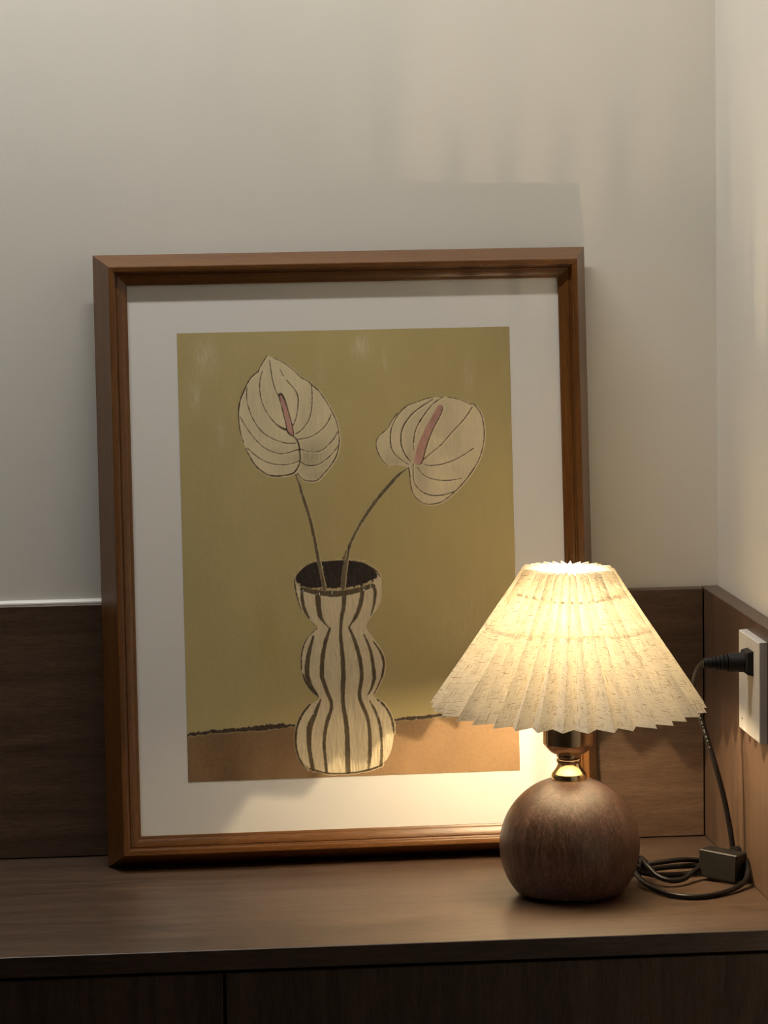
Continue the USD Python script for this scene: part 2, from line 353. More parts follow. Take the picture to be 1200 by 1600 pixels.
FLOWER_LINES = [
    ('line', [(71.8,364.6,0.73),(66.3,360.7,1.1),(62.0,354.9,0.82),(59.1,348.6,1.1),(55.3,340.6,0.91),(53.4,332.5,1.1),(53.1,325.2,0.82),(53.7,316.1,0.73),(54.8,308.8,0.46),(57.3,301.5,0.27)]),
    ('line', [(59.0,296.0,0.46),(63.3,286.9,0.82),(67.6,279.9,1.1),(73.8,274.8,0.82),(79.2,271.5,1.01),(87.4,270.6,1.1),(95.6,271.6,0.91),(101.1,272.7,1.19),(104.8,277.1,0.91),(107.6,282.9,0.82),(107.4,291.1,1.19),(106.8,298.4,1.28),(104.7,303.4,1.1),(102.5,305.8,0.91),(99.3,307.2,1.1),(96.7,310.0,0.73)]),
    ('line', [(80.4,378.9,0.27),(77.6,374.9,0.27),(74.7,370.5,0.27),(71.8,364.6,0.27)]),
    ('line', [(86.7,376.1,0.18),(93.0,373.2,0.31),(99.2,369.0,0.44),(105.4,363.4,0.56),(109.9,358.4,0.69),(114.4,356.3,0.69),(117.0,354.4,0.69),(119.7,351.6,0.88),(124.2,347.9,0.81),(127.7,343.7,0.71),(132.1,336.8,0.64),(137.3,327.1,0.7),(141.5,317.5,0.67),(142.7,308.3,0.56),(143.4,301.0,0.68),(141.8,292.9,0.81),(139.8,286.6,0.88),(135.0,279.0,0.69),(129.3,272.8,0.59),(123.7,266.6,0.59),(119.1,265.3,0.72),(111.8,266.0,0.68),(108.2,268.4,0.67),(104.7,273.0,0.73)]),
    ('line', [(82.5,374.4,0.64),(83.0,367.1,0.71),(84.3,357.1,0.59),(86.8,347.9,0.41),(89.0,343.3,0.27)]),
    ('line', [(75.5,365.0,0.18),(73.0,356.4,0.41),(72.7,347.4,0.64),(73.8,339.2,0.64),(77.2,330.0,0.58),(82.4,322.2,0.62),(86.4,317.5,0.55)]),
    ('line', [(86.4,317.5,0.73),(91.3,313.8,1.28),(95.4,312.1,1.46)]),
    ('line', [(61.4,350.4,0.27),(60.7,341.3,0.48),(62.3,332.2,0.59),(66.1,322.1,0.64),(72.2,312.0,0.64),(80.2,305.9,0.57),(89.1,301.6,0.69),(96.4,299.8,0.8),(103.7,299.8,0.73)]),
    ('line', [(54.8,324.3,0.27),(58.7,316.9,0.4),(64.8,307.7,0.5),(71.8,299.3,0.55),(79.8,293.7,0.55),(88.8,290.7,0.6),(96.1,291.0,0.64),(106.2,294.3,0.64)]),
    ('line', [(60.4,296.5,0.37),(66.1,290.9,0.52),(73.2,285.7,0.61),(81.3,282.0,0.69),(90.4,280.7,0.67),(98.6,281.2,0.52),(106.9,283.9,0.37)]),
    ('line', [(91.4,366.0,0.55),(94.4,360.4,0.27)]),
    ('line', [(97.1,356.3,0.37),(101.5,351.2,0.52),(105.9,345.6,0.73),(107.3,339.2,0.82),(106.3,329.3,0.79),(104.2,320.2,0.7),(101.8,315.8,0.55)]),
    ('line', [(119.2,351.2,0.46),(119.9,342.6,0.69),(119.1,330.8,0.67),(117.0,321.7,0.64),(113.2,315.5,0.55),(108.5,310.6,0.41),(103.9,308.0,0.64)]),
    ('line', [(136.3,324.9,0.55),(133.3,317.7,0.55),(127.7,311.5,0.6),(120.2,306.2,0.57),(112.9,303.8,0.48),(105.6,303.4,0.55)]),
    ('line', [(141.8,309.3,0.55),(138.4,303.0,0.49),(132.7,296.8,0.43),(127.2,292.6,0.37),(121.6,291.2,0.49),(114.4,292.0,0.52),(108.1,294.3,0.46)]),
    ('line', [(141.9,296.5,0.37),(137.1,290.3,0.44),(130.6,284.1,0.46),(123.1,279.8,0.59),(115.8,279.2,0.76),(111.3,280.6,0.81),(107.7,282.9,0.73)]),
    ('line', [(89.8,342.0,1.28),(90.3,344.2,1.42),(92.2,344.3,1.37),(94.8,339.6,1.14),(96.4,334.1,0.73),(98.5,325.8,0.66),(100.5,318.5,0.69),(102.1,310.3,0.75),(102.0,306.2,0.82)]),
    ('line', [(90.2,340.6,0.37),(91.9,333.3,0.44),(93.5,326.0,0.4),(95.5,317.7,0.51),(96.2,310.5,0.77),(100.2,306.7,0.91)]),
    ('line', [(186.9,277.0,0.4),(182.0,281.6,0.6),(177.6,289.3,0.68),(175.8,296.4,0.61),(177.0,302.4,0.61),(181.7,306.8,0.58),(187.4,311.2,0.52),(191.1,318.6,0.5),(196.4,324.6,0.53),(201.6,329.0,0.66),(206.2,331.9,0.71),(212.9,333.7,0.7),(222.1,337.0,0.63),(230.3,338.6,0.61),(238.4,338.1,0.61)]),
    ('line', [(242.5,337.9,0.4),(251.6,336.2,0.55),(258.6,333.0,0.52),(262.1,330.7,0.4),(265.2,332.1,0.4),(267.6,328.3,0.63),(271.6,323.6,0.78),(273.9,314.5,0.71),(274.5,302.3,0.63),(272.7,291.3,0.61),(268.8,280.3,0.63),(262.9,271.3,0.78),(254.5,260.5,0.75),(244.0,250.7,0.68),(235.7,244.4,0.61),(228.5,242.2,0.68),(219.4,241.9,0.62),(213.4,245.5,0.52),(208.5,251.2,0.59),(206.2,260.8,0.72),(206.0,269.9,0.84),(204.9,275.5,0.91)]),
    ('line', [(206.2,331.9,0.3),(198.4,325.5,0.39),(192.1,316.6,0.55),(189.3,307.6,0.72),(189.0,296.5,0.81),(191.3,289.4,0.75),(197.2,283.7,0.59),(205.2,278.2,0.5)]),
    ('line', [(228.2,336.3,0.4),(217.8,330.0,0.76),(209.5,324.2,0.96),(202.2,315.3,0.88),(198.9,307.4,0.86),(198.4,297.3,0.83),(200.9,289.2,0.73),(204.3,284.0,0.78),(207.5,280.9,0.61)]),
    ('line', [(237.4,337.8,0.61),(230.1,333.8,0.61),(223.9,327.4,0.75),(217.5,319.0,0.81),(212.2,310.0,0.76),(210.4,302.0,0.68),(209.7,294.0,0.56),(210.6,290.9,0.3)]),
    ('line', [(264.1,328.9,0.4),(259.3,321.4,0.84),(253.0,314.0,0.62),(246.7,308.1,0.62),(240.4,301.2,0.62),(234.1,294.3,0.53),(226.8,289.0,0.61),(219.0,282.6,0.61)]),
    ('line', [(264.0,291.3,0.4),(256.2,286.2,0.49),(246.9,281.4,0.5),(238.7,278.6,0.56),(230.5,277.1,0.64),(222.4,276.7,0.67),(218.4,278.6,0.5)]),
    ('line', [(213.2,275.7,0.4),(216.1,270.6,0.5),(222.1,265.9,0.61),(230.2,263.7,0.61),(240.3,262.9,0.4),(252.6,264.6,0.3)]),
    ('line', [(209.3,278.9,0.61),(208.8,263.8,0.61),(212.7,256.6,0.61),(218.6,251.9,0.66),(225.7,249.7,0.67),(235.9,249.9,0.56),(245.1,252.7,0.3)]),
    ('line', [(237.1,329.5,0.5),(237.0,326.0,0.58),(233.3,318.6,0.61),(227.4,308.6,0.62),(223.0,298.7,0.69),(219.7,287.7,0.71),(217.9,280.6,0.74),(215.3,278.2,0.81)]),
]
SPADIX = [
    ('spadix', [(234.9,328.6,4.85),(231.8,322.6,5.86),(226.5,313.7,6.26),(221.7,303.7,7.07),(217.3,293.8,7.67),(214.2,281.8,7.88)]),
]
VASE_LINES = [
    ('stripe', [(105.9,168.5,2.89),(106.1,158.0,3.08),(108.2,149.4,2.89),(111.9,143.0,1.35)]),
    ('stripe', [(120.2,164.3,4.81),(120.4,154.7,4.81),(121.5,145.1,4.42),(123.4,141.2,2.5),(127.1,136.3,1.35),(130.3,132.9,0.96)]),
    ('stripe', [(143.9,162.5,4.04),(143.4,153.0,3.71),(141.2,143.5,3.24),(140.3,135.9,2.75),(139.8,127.3,2.83),(140.4,116.8,3.49),(141.5,102.4,4.09),(141.3,88.0,4.42),(141.0,86.1,4.26),(140.3,70.9,3.54),(140.4,63.2,3.6),(142.4,51.7,4.01),(143.5,38.2,4.29),(143.3,23.0,4.42),(143.3,3.8,4.42)]),
    ('stripe', [(160.6,165.8,4.04),(158.8,154.4,3.85),(154.2,143.1,3.46),(148.1,134.7,1.15)]),
    ('stripe', [(170.8,170.3,2.89),(172.1,163.6,3.08),(170.8,154.0,2.31),(167.6,143.6,0.77)]),
    ('stripe', [(115.3,126.2,1.92),(111.0,113.0,3.69),(108.8,100.6,4.3),(108.5,89.2,4.23),(109.0,91.1,3.78),(112.1,81.4,3.05),(117.6,73.6,1.92)]),
    ('stripe', [(130.3,132.9,2.12),(126.2,122.0,3.26),(123.5,111.6,3.73),(122.2,100.2,3.95),(121.9,88.7,3.97),(122.8,87.7,3.8),(126.3,76.1,3.6),(129.9,67.9,2.94),(130.2,61.7,3.18),(126.1,51.3,3.39),(123.4,40.9,3.2),(122.1,27.6,2.83),(123.2,16.1,2.66),(123.8,4.6,2.5)]),
    ('stripe', [(147.6,133.7,1.73),(152.6,121.1,3.14),(156.1,108.6,3.59),(157.8,96.1,3.51),(157.9,87.5,3.59),(157.3,85.6,3.43),(154.8,71.3,3.27),(157.7,63.6,3.27),(162.2,52.9,3.21),(163.8,41.3,3.17),(163.9,27.9,3.56),(163.0,15.5,3.86),(161.8,7.0,1.92)]),
    ('stripe', [(160.9,126.6,0.96),(165.9,114.9,2.56),(168.4,101.5,3.14),(169.4,87.1,3.27),(169.1,87.1,3.01),(166.8,78.5,2.21),(162.9,72.5,0.77)]),
    ('stripe', [(120.4,69.7,1.54),(115.2,57.4,3.85),(109.6,46.2,5.58),(108.6,33.8,4.42),(109.4,21.4,3.46),(111.9,7.0,3.46)]),
    ('stripe', [(164.5,67.1,0.96),(169.1,58.4,2.5),(173.1,46.7,2.5),(174.2,36.2,2.31),(174.3,22.8,2.12),(173.3,9.4,3.27)]),
    ('edge', [(99.5,178.3,1.15),(100.2,168.7,1.35),(102.3,158.2,1.15),(105.4,150.4,0.77)]),
    ('edge', [(118.3,133.3,0.77),(110.5,126.4,0.96),(106.6,119.8,1.15),(103.5,108.5,0.96),(103.9,97.0,1.15)]),
    ('edge', [(105.2,93.1,1.15),(106.0,88.3,2.12),(111.1,79.5,2.12),(118.5,72.1,1.15)]),
    ('edge', [(110.7,65.7,1.54),(103.7,57.9,2.12),(98.7,47.5,2.12),(96.4,36.2,2.12),(97.5,23.7,1.73),(101.5,13.1,1.73),(107.1,6.7,1.15)]),
    ('edge', [(171.3,68.3,1.35),(176.9,63.8,1.92),(182.5,55.0,2.12),(185.1,46.3,2.12),(185.8,36.7,1.15)]),
    ('edge', [(108.1,8.1,1.15),(115.7,5.9,1.35),(124.3,3.1,1.35),(136.7,2.4,1.35),(150.2,3.1,1.54),(162.7,5.0,2.12),(173.4,8.4,1.73)]),
    ('stripe', [(168.9,120.6,0.77),(174.5,112.7,1.92),(177.6,105.0,2.5),(178.4,98.2,2.31),(176.2,87.8,1.54)]),
    ('edge', [(177.9,96.3,2.31),(175.7,86.8,1.35),(168.5,72.7,0.77)]),
    ('edge', [(169.8,187.1,1.15),(174.5,182.6,1.54),(176.8,178.3,0.96)]),
    ('rim', [(105.9,169.0,3.46),(116.4,166.3,4.23),(125.9,164.6,5.0),(133.6,163.6,5.58),(142.3,164.3,5.39),(150.9,165.4,5.0),(160.6,167.6,4.23),(169.4,170.4,3.46)]),
]
STEMS = [
    ('stem', [(103.2,271.6,1.27),(106.2,263.1,1.9),(109.0,251.5,2.54),(113.9,236.6,2.75),(117.1,220.8,2.75),(119.4,208.1,2.75),(121.6,194.3,2.96),(123.9,181.6,2.75),(126.2,168.4,2.75)]),
    ('stem', [(204.4,274.9,0.85),(196.3,270.1,1.9),(187.6,260.8,3.17),(178.8,251.6,2.75),(170.0,240.2,2.96),(162.3,229.9,2.33),(156.7,220.6,2.12),(151.2,210.3,2.33),(148.3,201.9,2.75),(146.5,193.6,3.6),(144.0,182.1,3.39),(143.1,168.4,3.17)]),
    ('stem', [(147.2,203.0,1.06),(144.4,195.7,2.75)]),
]

PW, PHH = 299.34, 400.2
NX, NY = 620, 828
us, vs = np.meshgrid(np.linspace(0, PW, NX), np.linspace(0, PHH, NY))
rng = np.random.default_rng(7)
def grain(su, sv, seed):
    """smooth random field; su, sv = feature size in mm"""
    r = np.random.default_rng(seed).standard_normal((NY, NX))
    g = gaussian_filter(r, (sv / (PHH / NY), su / (PW / NX)), mode='reflect')
    return g / g.std()
def chaikin(p, closed, n=2):
    p = np.array(p, float)
    for _ in range(n):
        if closed:
            q = np.roll(p, -1, 0)
            p = np.stack([0.75 * p + 0.25 * q, 0.25 * p + 0.75 * q], 1).reshape(-1, p.shape[1])
        else:
            q = np.stack([0.75 * p[:-1] + 0.25 * p[1:], 0.25 * p[:-1] + 0.75 * p[1:]], 1).reshape(-1, p.shape[1])
            p = np.vstack([p[:1], q, p[-1:]])
    return p
def window(p, pad):
    i0 = max(0, int((p[:, 1].min() - pad) / PHH * (NY - 1))); i1 = min(NY, int((p[:, 1].max() + pad) / PHH * (NY - 1)) + 2)
    j0 = max(0, int((p[:, 0].min() - pad) / PW * (NX - 1))); j1 = min(NX, int((p[:, 0].max() + pad) / PW * (NX - 1)) + 2)
    return slice(i0, max(i1, i0 + 1)), slice(j0, max(j1, j0 + 1))
def seg_dist(X, Y, a, b):
    d = b - a
    t = np.clip(((X - a[0]) * d[0] + (Y - a[1]) * d[1]) / max(d @ d, 1e-9), 0, 1)
    return np.hypot(X - a[0] - t * d[0], Y - a[1] - t * d[1]), t
def cover_fill(poly, soft=0.3):
    p = chaikin(poly, True)
    w = window(p, 2); X, Y = us[w], vs[w]
    inside = np.zeros(X.shape, bool); dist = np.full(X.shape, 1e9)
    for a, b in zip(p, np.roll(p, -1, 0)):
        dist = np.minimum(dist, seg_dist(X, Y, a, b)[0])
        hit = (a[1] > Y) != (b[1] > Y)
        if abs(b[1] - a[1]) > 1e-9:
            inside ^= hit & (X < a[0] + (Y - a[1]) / (b[1] - a[1]) * (b[0] - a[0]))
    s = np.where(inside, -dist, dist)
    return w, np.clip(0.5 - s / (2 * soft), 0, 1)
def cover_line(pts, soft=0.28, grow=0.0, shift=(0, 0), ragged=None):
    p = chaikin(pts, False)
    p = p + np.array([shift[0], shift[1], 0])
    w = window(p, 4); X, Y = us[w], vs[w]
    best = np.full(X.shape, 1e9)
    for a, b in zip(p[:-1], p[1:]):
        d, t = seg_dist(X, Y, a[:2], b[:2])
        best = np.minimum(best, d - 0.5 * (a[2] + t * (b[2] - a[2])) - grow)
    if ragged is not None:
        best = best + ragged[w]
    return w, np.clip(0.5 - best / (2 * soft), 0, 1)
brush_v, brush_f, blot, fleck = grain(0.8, 9, 1), grain(0.5, 2.5, 2), grain(28, 34, 3), grain(0.7, 0.7, 4)
blot2 = grain(7, 12, 5)
ink = np.empty((NY, NX, 3)); relief = 0.010 * fleck
def lay(w, c, col, h=None):
    ink[w] += (col - ink[w]) * c[..., None] if np.ndim(col) == 1 else (col[w] - ink[w]) * c[..., None]
    if h is not None:
        relief[w] += (h if np.ndim(h) == 0 else h[w]) * c
def tint(base, *terms):
    return np.clip(np.array(base)[None, None] * (1 + sum(terms))[..., None], 0.004, 0.95)
ground = tint((0.475, 0.385, 0.172), 0.035 * blot, 0.005 * brush_v, 0.012 * blot2)
for cu, cv, ru, rv, k in ((25, 380, 9, 16, .16), (15, 345, 6, 14, .13), (165, 385, 9, 10, .17), (37, 310, 3, 14, .09), (262, 360, 6, 18, .07), (186, 372, 3, 12, .10), (128, 366, 3, 14, .08), (75, 120, 14, 40, -.05), (250, 140, 30, 40, .04)):
    s = np.exp(-((us - cu) / ru) ** 2 - ((vs - cv) / rv) ** 2) * (1 + 0.35 * brush_f)
    ground += k * s[..., None] * np.array([0.9, 0.9, 1.1]) * 0.5
ink[:] = ground
petal = tint((0.690, 0.585, 0.370), 0.010 * brush_v, 0.018 * brush_f, 0.035 * blot2)
# the painter's own darker folds and paler scumbles in the petals
for cu, cv, ru, rv, k in ((121, 292, 11, 9, -.24), (112, 283, 8, 12, -.20), (130, 280, 12, 5, -.12), (101, 286, 10, 4, -.12), (85, 293, 8, 3, -.10), (130, 270, 14, 4, -.30), (104, 327, 5, 12, .07),
                          (195, 282, 9, 7, -.20), (207, 290, 5, 14, -.16), (215, 277, 8, 12, -.16), (187, 287, 6, 12, -.10), (215, 262, 8, 10, -.12), (245, 280, 10, 6, .08), (230, 300, 16, 4, .06), (240, 262, 12, 5, .06)):
    petal *= (1 + k * np.exp(-((us - cu) / ru) ** 2 - ((vs - cv) / rv) ** 2) * (1 + 0.25 * brush_f))[..., None]
cream = tint((0.690, 0.580, 0.375), 0.020 * brush_v, 0.022 * brush_f)
table = tint((0.275, 0.165, 0.080), 0.0018 * (us - 150), 0.05 * blot2, 0.04 * blot, 0.03 * fleck)  # brown lightens to the right: lamplight painted into the print colour
pink = tint((0.52, 0.285, 0.225), 0.05 * brush_f, 0.06 * blot2, -0.0015 * (vs - 300))
dark = tint((0.060, 0.040, 0.024), 0.15 * fleck)
mouth = tint((0.034, 0.023, 0.018), 0.15 * fleck)
olive = tint((0.125, 0.090, 0.048), 0.10 * brush_f)
stemc = tint((0.150, 0.112, 0.066), 0.16 * brush_v, 0.10 * brush_f)
pale = np.array((0.70, 0.58, 0.37)); pale2 = np.array((0.56, 0.45, 0.24))
cols = {'petal': (petal, 0.02), 'spadix': (pink, 0.0), 'table': (table, 0.0), 'vase': (cream, 0.10 * brush_f + 0.09 * brush_v + 0.10), 'mouth': (mouth, -0.05)}
rag = 0.45 * fleck + 0.4 * grain(2.2, 0.9, 8)
by = {}
for kind, poly in FILLS:
    by.setdefault(kind, []).append(cover_fill(poly))
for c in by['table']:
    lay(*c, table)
for kind, pts in TABLE_EDGE:
    pts = [(a, b, 1.4 * c) for a, b, c in pts]
    lay(*cover_line(pts, grow=0.7, shift=(0, 0.3), ragged=rag * 0.8), pale2 * 0.9)
    lay(*cover_line(pts, ragged=rag * 0.75), dark, -0.05)
for c in by['vase']:
    lay(*c, *cols['vase'])
for kind, pts in VASE_LINES:
    if kind != 'rim':
        lay(*cover_line(pts, grow=0.55, shift=(0.35, 0.1), ragged=0.3 * rag), pale, 0.09)
for c in by['mouth']:
    lay(c[0], np.clip(c[1], 0, 1), mouth, -0.05)
p = [q for k, q in FILLS if k == 'mouth'][0]
ring = [(a, b, 0.9) for a, b in p] + [(p[0][0], p[0][1], 0.9)]
lay(*cover_line(ring, shift=(0, 0.9), ragged=rag), pale2 * 1.0, 0.04)
for kind, pts in VASE_LINES:
    lay(*cover_line(pts, ragged=0.18 * rag if kind != 'edge' else 0.2 * rag), {'stripe': olive, 'edge': dark * 0.5 + olive * 0.5, 'rim': olive}[kind], -0.22)
for c in by['petal']:
    lay(*c, *cols['petal'])
for kind, pts in STEMS:
    lay(*cover_line(pts, grow=0.45, shift=(0.35, 0.2), ragged=0.4 * rag), pale2)
    lay(*cover_line(pts, ragged=0.25 * rag), stemc)
for kind, pts in FLOWER_LINES:
    lay(*cover_line(pts, grow=0.55, shift=(0.45, -0.35), soft=0.45), np.minimum(pale * 1.12, 0.9), 0.05)
for c in by['spadix']:
    lay(*c, pink)
for kind, pts in SPADIX:
    lay(*cover_line(pts, grow=0.45), pale2)
    lay(*cover_line(pts), pink)
for kind, pts in FLOWER_LINES:
    lay(*cover_line([(a, b, max(0.75, c * 1.25)) for a, b, c in pts], ragged=0.10 * rag, soft=0.3), dark, -0.10)
PX, PZ = 0.07233, 0.07581        # place of the print on the mount
verts = np.stack([PX + us / 1000, -(MD + 0.00035) - relief / 1000, PZ + vs / 1000], -1).reshape(-1, 3)
idx = np.arange(NX * NY).reshape(NY, NX)
a, b, c, d = idx[:-1, :-1].ravel(), idx[:-1, 1:].ravel(), idx[1:, 1:].ravel(), idx[1:, :-1].ravel()
pr = obj('art_print', (verts, np.vstack([np.stack([a, b, c], 1), np.stack([a, c, d], 1)])), 'print_ink', fr, True,
         'print of two cream anthurium flowers in a brown striped vase on olive ground')
pv = UsdGeom.PrimvarsAPI(pr).CreatePrimvar('paint', Sdf.ValueTypeNames.Color3fArray, 'vertex')
pv.Set(Vt.Vec3fArray.FromNumpy(ink.reshape(-1, 3).astype(np.float32)))

# ------------------------------------------------------------------ table lamp
LX, LY = -0.161, -0.229
lamp = thing('table_lamp', 'lit table lamp with a round walnut base, brass neck and cream pleated linen shade', 'table lamp', (LX, LY, Z0))
zc, RB = 0.0425, 0.060
prof = [(0.0, 0.0012), (0.040, 0.0012)]
t0 = math.asin(-(zc - 0.0012) / RB) + 0.06
for t in np.linspace(t0, math.asin(0.0575 / RB), 60):
    prof.append((RB * math.cos(t), zc + RB * math.sin(t)))
prof.append((0.0, zc + 0.0572))
obj('wooden_base', lathe(prof, 128), 'ball_wood', lamp, 40)
obj('felt_pad', lathe([(0, 0), (0.038, 0), (0.038, 0.0012), (0, 0.0012)], 64), 'felt', lamp, 30)
ring_z = zc + 0.0570
neck = [(0.0, ring_z - 0.001), (0.0146, ring_z - 0.001), (0.0150, ring_z), (0.0152, ring_z + 0.0012), (0.0150, ring_z + 0.0034), (0.0146, ring_z + 0.0050)]
neck += [(0.0142, ring_z + 0.0058), (0.0128, ring_z + 0.0076), (0.0115, ring_z + 0.0094), (0.0104, ring_z + 0.0112), (0.0096, ring_z + 0.0130), (0.0092, ring_z + 0.0145), (0.0, ring_z + 0.0146)]
obj('brass_neck', lathe(neck, 96), 'brass', lamp, 40, 'polished brass neck')
cz = ring_z + 0.0142
collar = [(0, cz), (0.0090, cz)] + [(0.0092 + 0.0014 * math.sin(t), cz + 0.0022 - 0.0020 * math.cos(t)) for t in np.linspace(0.2, math.pi - 0.2, 8)] + [(0.0090, cz + 0.0046), (0.0102, cz + 0.0052), (0.0106, cz + 0.0068), (0.0104, cz + 0.0082), (0, cz + 0.0082)]
obj('collar', lathe(collar, 64), 'brass_satin', lamp, 30)
uz = cz + 0.0080
cup = [(0, uz), (0.0110, uz), (0.0150, uz + 0.0014), (0.0180, uz + 0.0040), (0.0206, uz + 0.0072), (0.0214, uz + 0.0086), (0.0217, uz + 0.0096), (0.0217, uz + 0.0440), (0.0210, uz + 0.0446), (0, uz + 0.0446)]
obj('socket_cup', lathe(cup, 96), 'brass_satin', lamp, 25)
bz = uz + 0.0446
obj('bulb_base', lathe([(0, bz), (0.011, bz), (0.011, bz + 0.010), (0.0, bz + 0.010)], 48), 'bulb_screw', lamp, 30)
BZ, BR = 0.2335, 0.0160
b0 = bz + 0.0440
obj('added_glow_stem', lathe([(0, bz + 0.0098), (0.0105, bz + 0.0098), (0.0118, bz + 0.015), (0.0118, bz + 0.038), (0.0090, b0), (0, b0)], 40), 'added_stem_glow', lamp, 40, 'glowing body added under the bulb to even the shade light')  # added emitter, brightens the lower shade evenly
bulb = [(0, b0 + 0.0001), (0.0080, b0 + 0.0001)] + [(BR * math.cos(t), BZ + BR * math.sin(t)) for t in np.linspace(-0.70, math.pi / 2, 14)]
bl = obj('bulb', lathe(bulb, 48), 'bulb_glass', lamp, True, 'small clear light bulb')
fil = trimesh.creation.icosphere(subdivisions=2, radius=0.0032)
fil.apply_translation((0, 0, BZ))
obj('filament', fil, 'bulb_glow', bl, True, 'glowing filament')

# pleated shade: tilted a little on its carrier
NP = 36
zs = np.array([0.2810, 0.2670, 0.2550, 0.2350, 0.2100, 0.1850, 0.1628])
ro = np.interp(zs, [0.1628, 0.267, 0.281], [0.1185, 0.0475, 0.0390])
amp = np.interp(zs, [0.1628, 0.22, 0.267, 0.281], [0.0165, 0.0175, 0.0180, 0.0185])
rng = np.random.default_rng(11)
ang = 2 * np.pi * (np.arange(2 * NP) + 0.5 * 0) / (2 * NP) - np.pi / 2
ang_t = ang - 0.16 * np.cos(ang) + rng.normal(0, 0.022, 2 * NP); ang_b = ang + rng.normal(0, 0.008, 2 * NP)
jr = rng.normal(0, 0.0009, 2 * NP); jt = rng.normal(0, 0.0016, 2 * NP)
TX, TY = 0.014, 0.045            # lean to the right, lean towards the viewer
def tilt(p):
    p = np.array(p, float)
    return np.stack([p[..., 0] + TX * (p[..., 2] - 0.18), p[..., 1] - TY * (p[..., 2] - 0.281), p[..., 2] - TX * p[..., 0] + TY * p[..., 1]], -1)
def shade_point(k, z):
    k %= 2 * NP
    s = (z - zs[-1]) / (zs[0] - zs[-1])
    r = np.interp(z, zs[::-1], ro[::-1]) - (np.interp(z, zs[::-1], amp[::-1]) if k % 2 else 0) + (1 - s) * jr[k] + s * jt[k]
    a = ang_b[k] * (1 - s) + ang_t[k] * s
    return (r * math.cos(a), r * math.sin(a), z)
sv, sf, suv = [], [], []
for k in range(2 * NP):
    b0_ = len(sv)
    for i, z in enumerate(zs):
        for e in (0, 1):
            sv.append(shade_point(k + e, z))
            suv.append((0.0205 * k + 0.0205 * e, 0.138 * (zs[0] - z) / (zs[0] - zs[-1])))
    for i in range(len(zs) - 1):
        q = b0_ + 2 * i
        sf += [(q, q + 2, q + 3), (q, q + 3, q + 1)]
shade = obj('lamp_shade', (tilt(sv), np.array(sf)), 'linen', lamp, False, 'cream pleated linen shade', uv=np.array(suv))
# drawstring threaded through the pleats, and the wire carrier that holds the shade on the cup
zr = 0.2585
rr = float(np.interp(zr, zs[::-1], ro[::-1])) - 0.0095
tt = np.linspace(0, 2 * math.pi, 72 * 6 + 1)[:-1]
ph = (tt - ang[0]) / (2 * math.pi) * (2 * NP) % 2                  # 0 at an outer fold, 1 at an inner fold
out = (rr + 0.0095) - 0.0178 * (1 - np.abs(ph - 1)) < rr           # where the string runs outside the cloth
obj('drawstring', tube(tilt(np.stack([rr * np.cos(tt), rr * np.sin(tt), np.full(len(tt), zr)], -1)), np.where(out, 0.0011, 0.0003), 6, 0, closed=True), 'thread', shade, True)
zw = 0.232
rw = float(np.interp(zw, zs[::-1], ro[::-1])) - float(np.interp(zw, zs[::-1], amp[::-1])) - 0.0035
wires = [tube(tilt([(rw * math.cos(t), rw * math.sin(t), zw) for t in np.linspace(0, 2 * math.pi, 73)[:-1]]), 0.0007, 8, 0, closed=True)]
for t in (math.pi / 2, math.pi * 7 / 6, math.pi * 11 / 6):
    e = tilt([(rw * math.cos(t), rw * math.sin(t), zw)])[0]
    wires.append(tube([e, (0.045 * math.cos(t), 0.045 * math.sin(t), 0.180), (0.0214 * math.cos(t), 0.0214 * math.sin(t), uz + 0.036)], 0.0009, 8, 8))
obj('shade_carrier', join(*wires), 'wire_white', lamp, True)

# ------------------------------------------------------------------ wall socket
so = thing('wall_socket', 'square cream wall socket plate with a plug in it on the right wooden panel', 'wall socket', (0, 0, Z0))
def plate(y0, y1, z0, z1, x_back, x_front, draft, c):
    pts = []
    for y, sy in ((y0, 1), (y1, -1)):
        for z, sz in ((z0, 1), (z1, -1)):
            pts += [(x_back, y, z), (x_front + c, y + sy * draft, z + sz * draft), (x_front, y + sy * (draft + c), z + sz * (draft + c))]
    return trimesh.convex.convex_hull(np.array(pts))
obj('face_plate', plate(-0.2830, -0.1968, 0.1342, 0.2203, -0.0002, -0.0072, 0.0004, 0.0007), 'white_plastic', so, 20)
obj('printed_mark', box(-0.0074, -0.0071, -0.2140, -0.2080, 0.1440, 0.1452), 'grey_print', so)

# ------------------------------------------------------------------ power cord
pc = thing('power_cord', 'black lamp cord plugged into the socket, coiled beside the wooden lamp base', 'power cord', (0, 0, Z0))
py, pz = -0.2475, 0.1990
obj('plug', join(plate(py - 0.0135, py + 0.0135, pz - 0.0105, pz + 0.0105, -0.0073, -0.0135, 0.0012, 0.0012),
                 trimesh.convex.convex_hull(np.vstack([trimesh.creation.cylinder(radius=0.0085, height=0.001, sections=24, transform=trimesh.geometry.align_vectors((0, 0, 1), (1, 0, 0))).vertices * (1, 1.15, 1) + (-0.0140, py, pz),
                                                       trimesh.creation.cylinder(radius=0.0080, height=0.001, sections=24, transform=trimesh.geometry.align_vectors((0, 0, 1), (1, 0, 0))).vertices + (-0.0265, py, pz)]))), 'black_plastic', pc, 30)
relief_rings = []
for i in range(6):
    x = -0.0290 - 0.0033 * i
    cyl = trimesh.creation.cylinder(radius=0.0070 - 0.00055 * i, height=0.0026, sections=20, transform=trimesh.geometry.align_vectors((0, 0, 1), (1, 0, 0)))
    cyl.apply_translation((x, py, pz))
    relief_rings.append(cyl)
relief_rings.append(tube([(-0.026, py, pz), (-0.048, py, pz)], 0.0042, 14, 4))
obj('strain_relief', join(*relief_rings), 'black_rubber', pc, 30)
CR = 0.0024
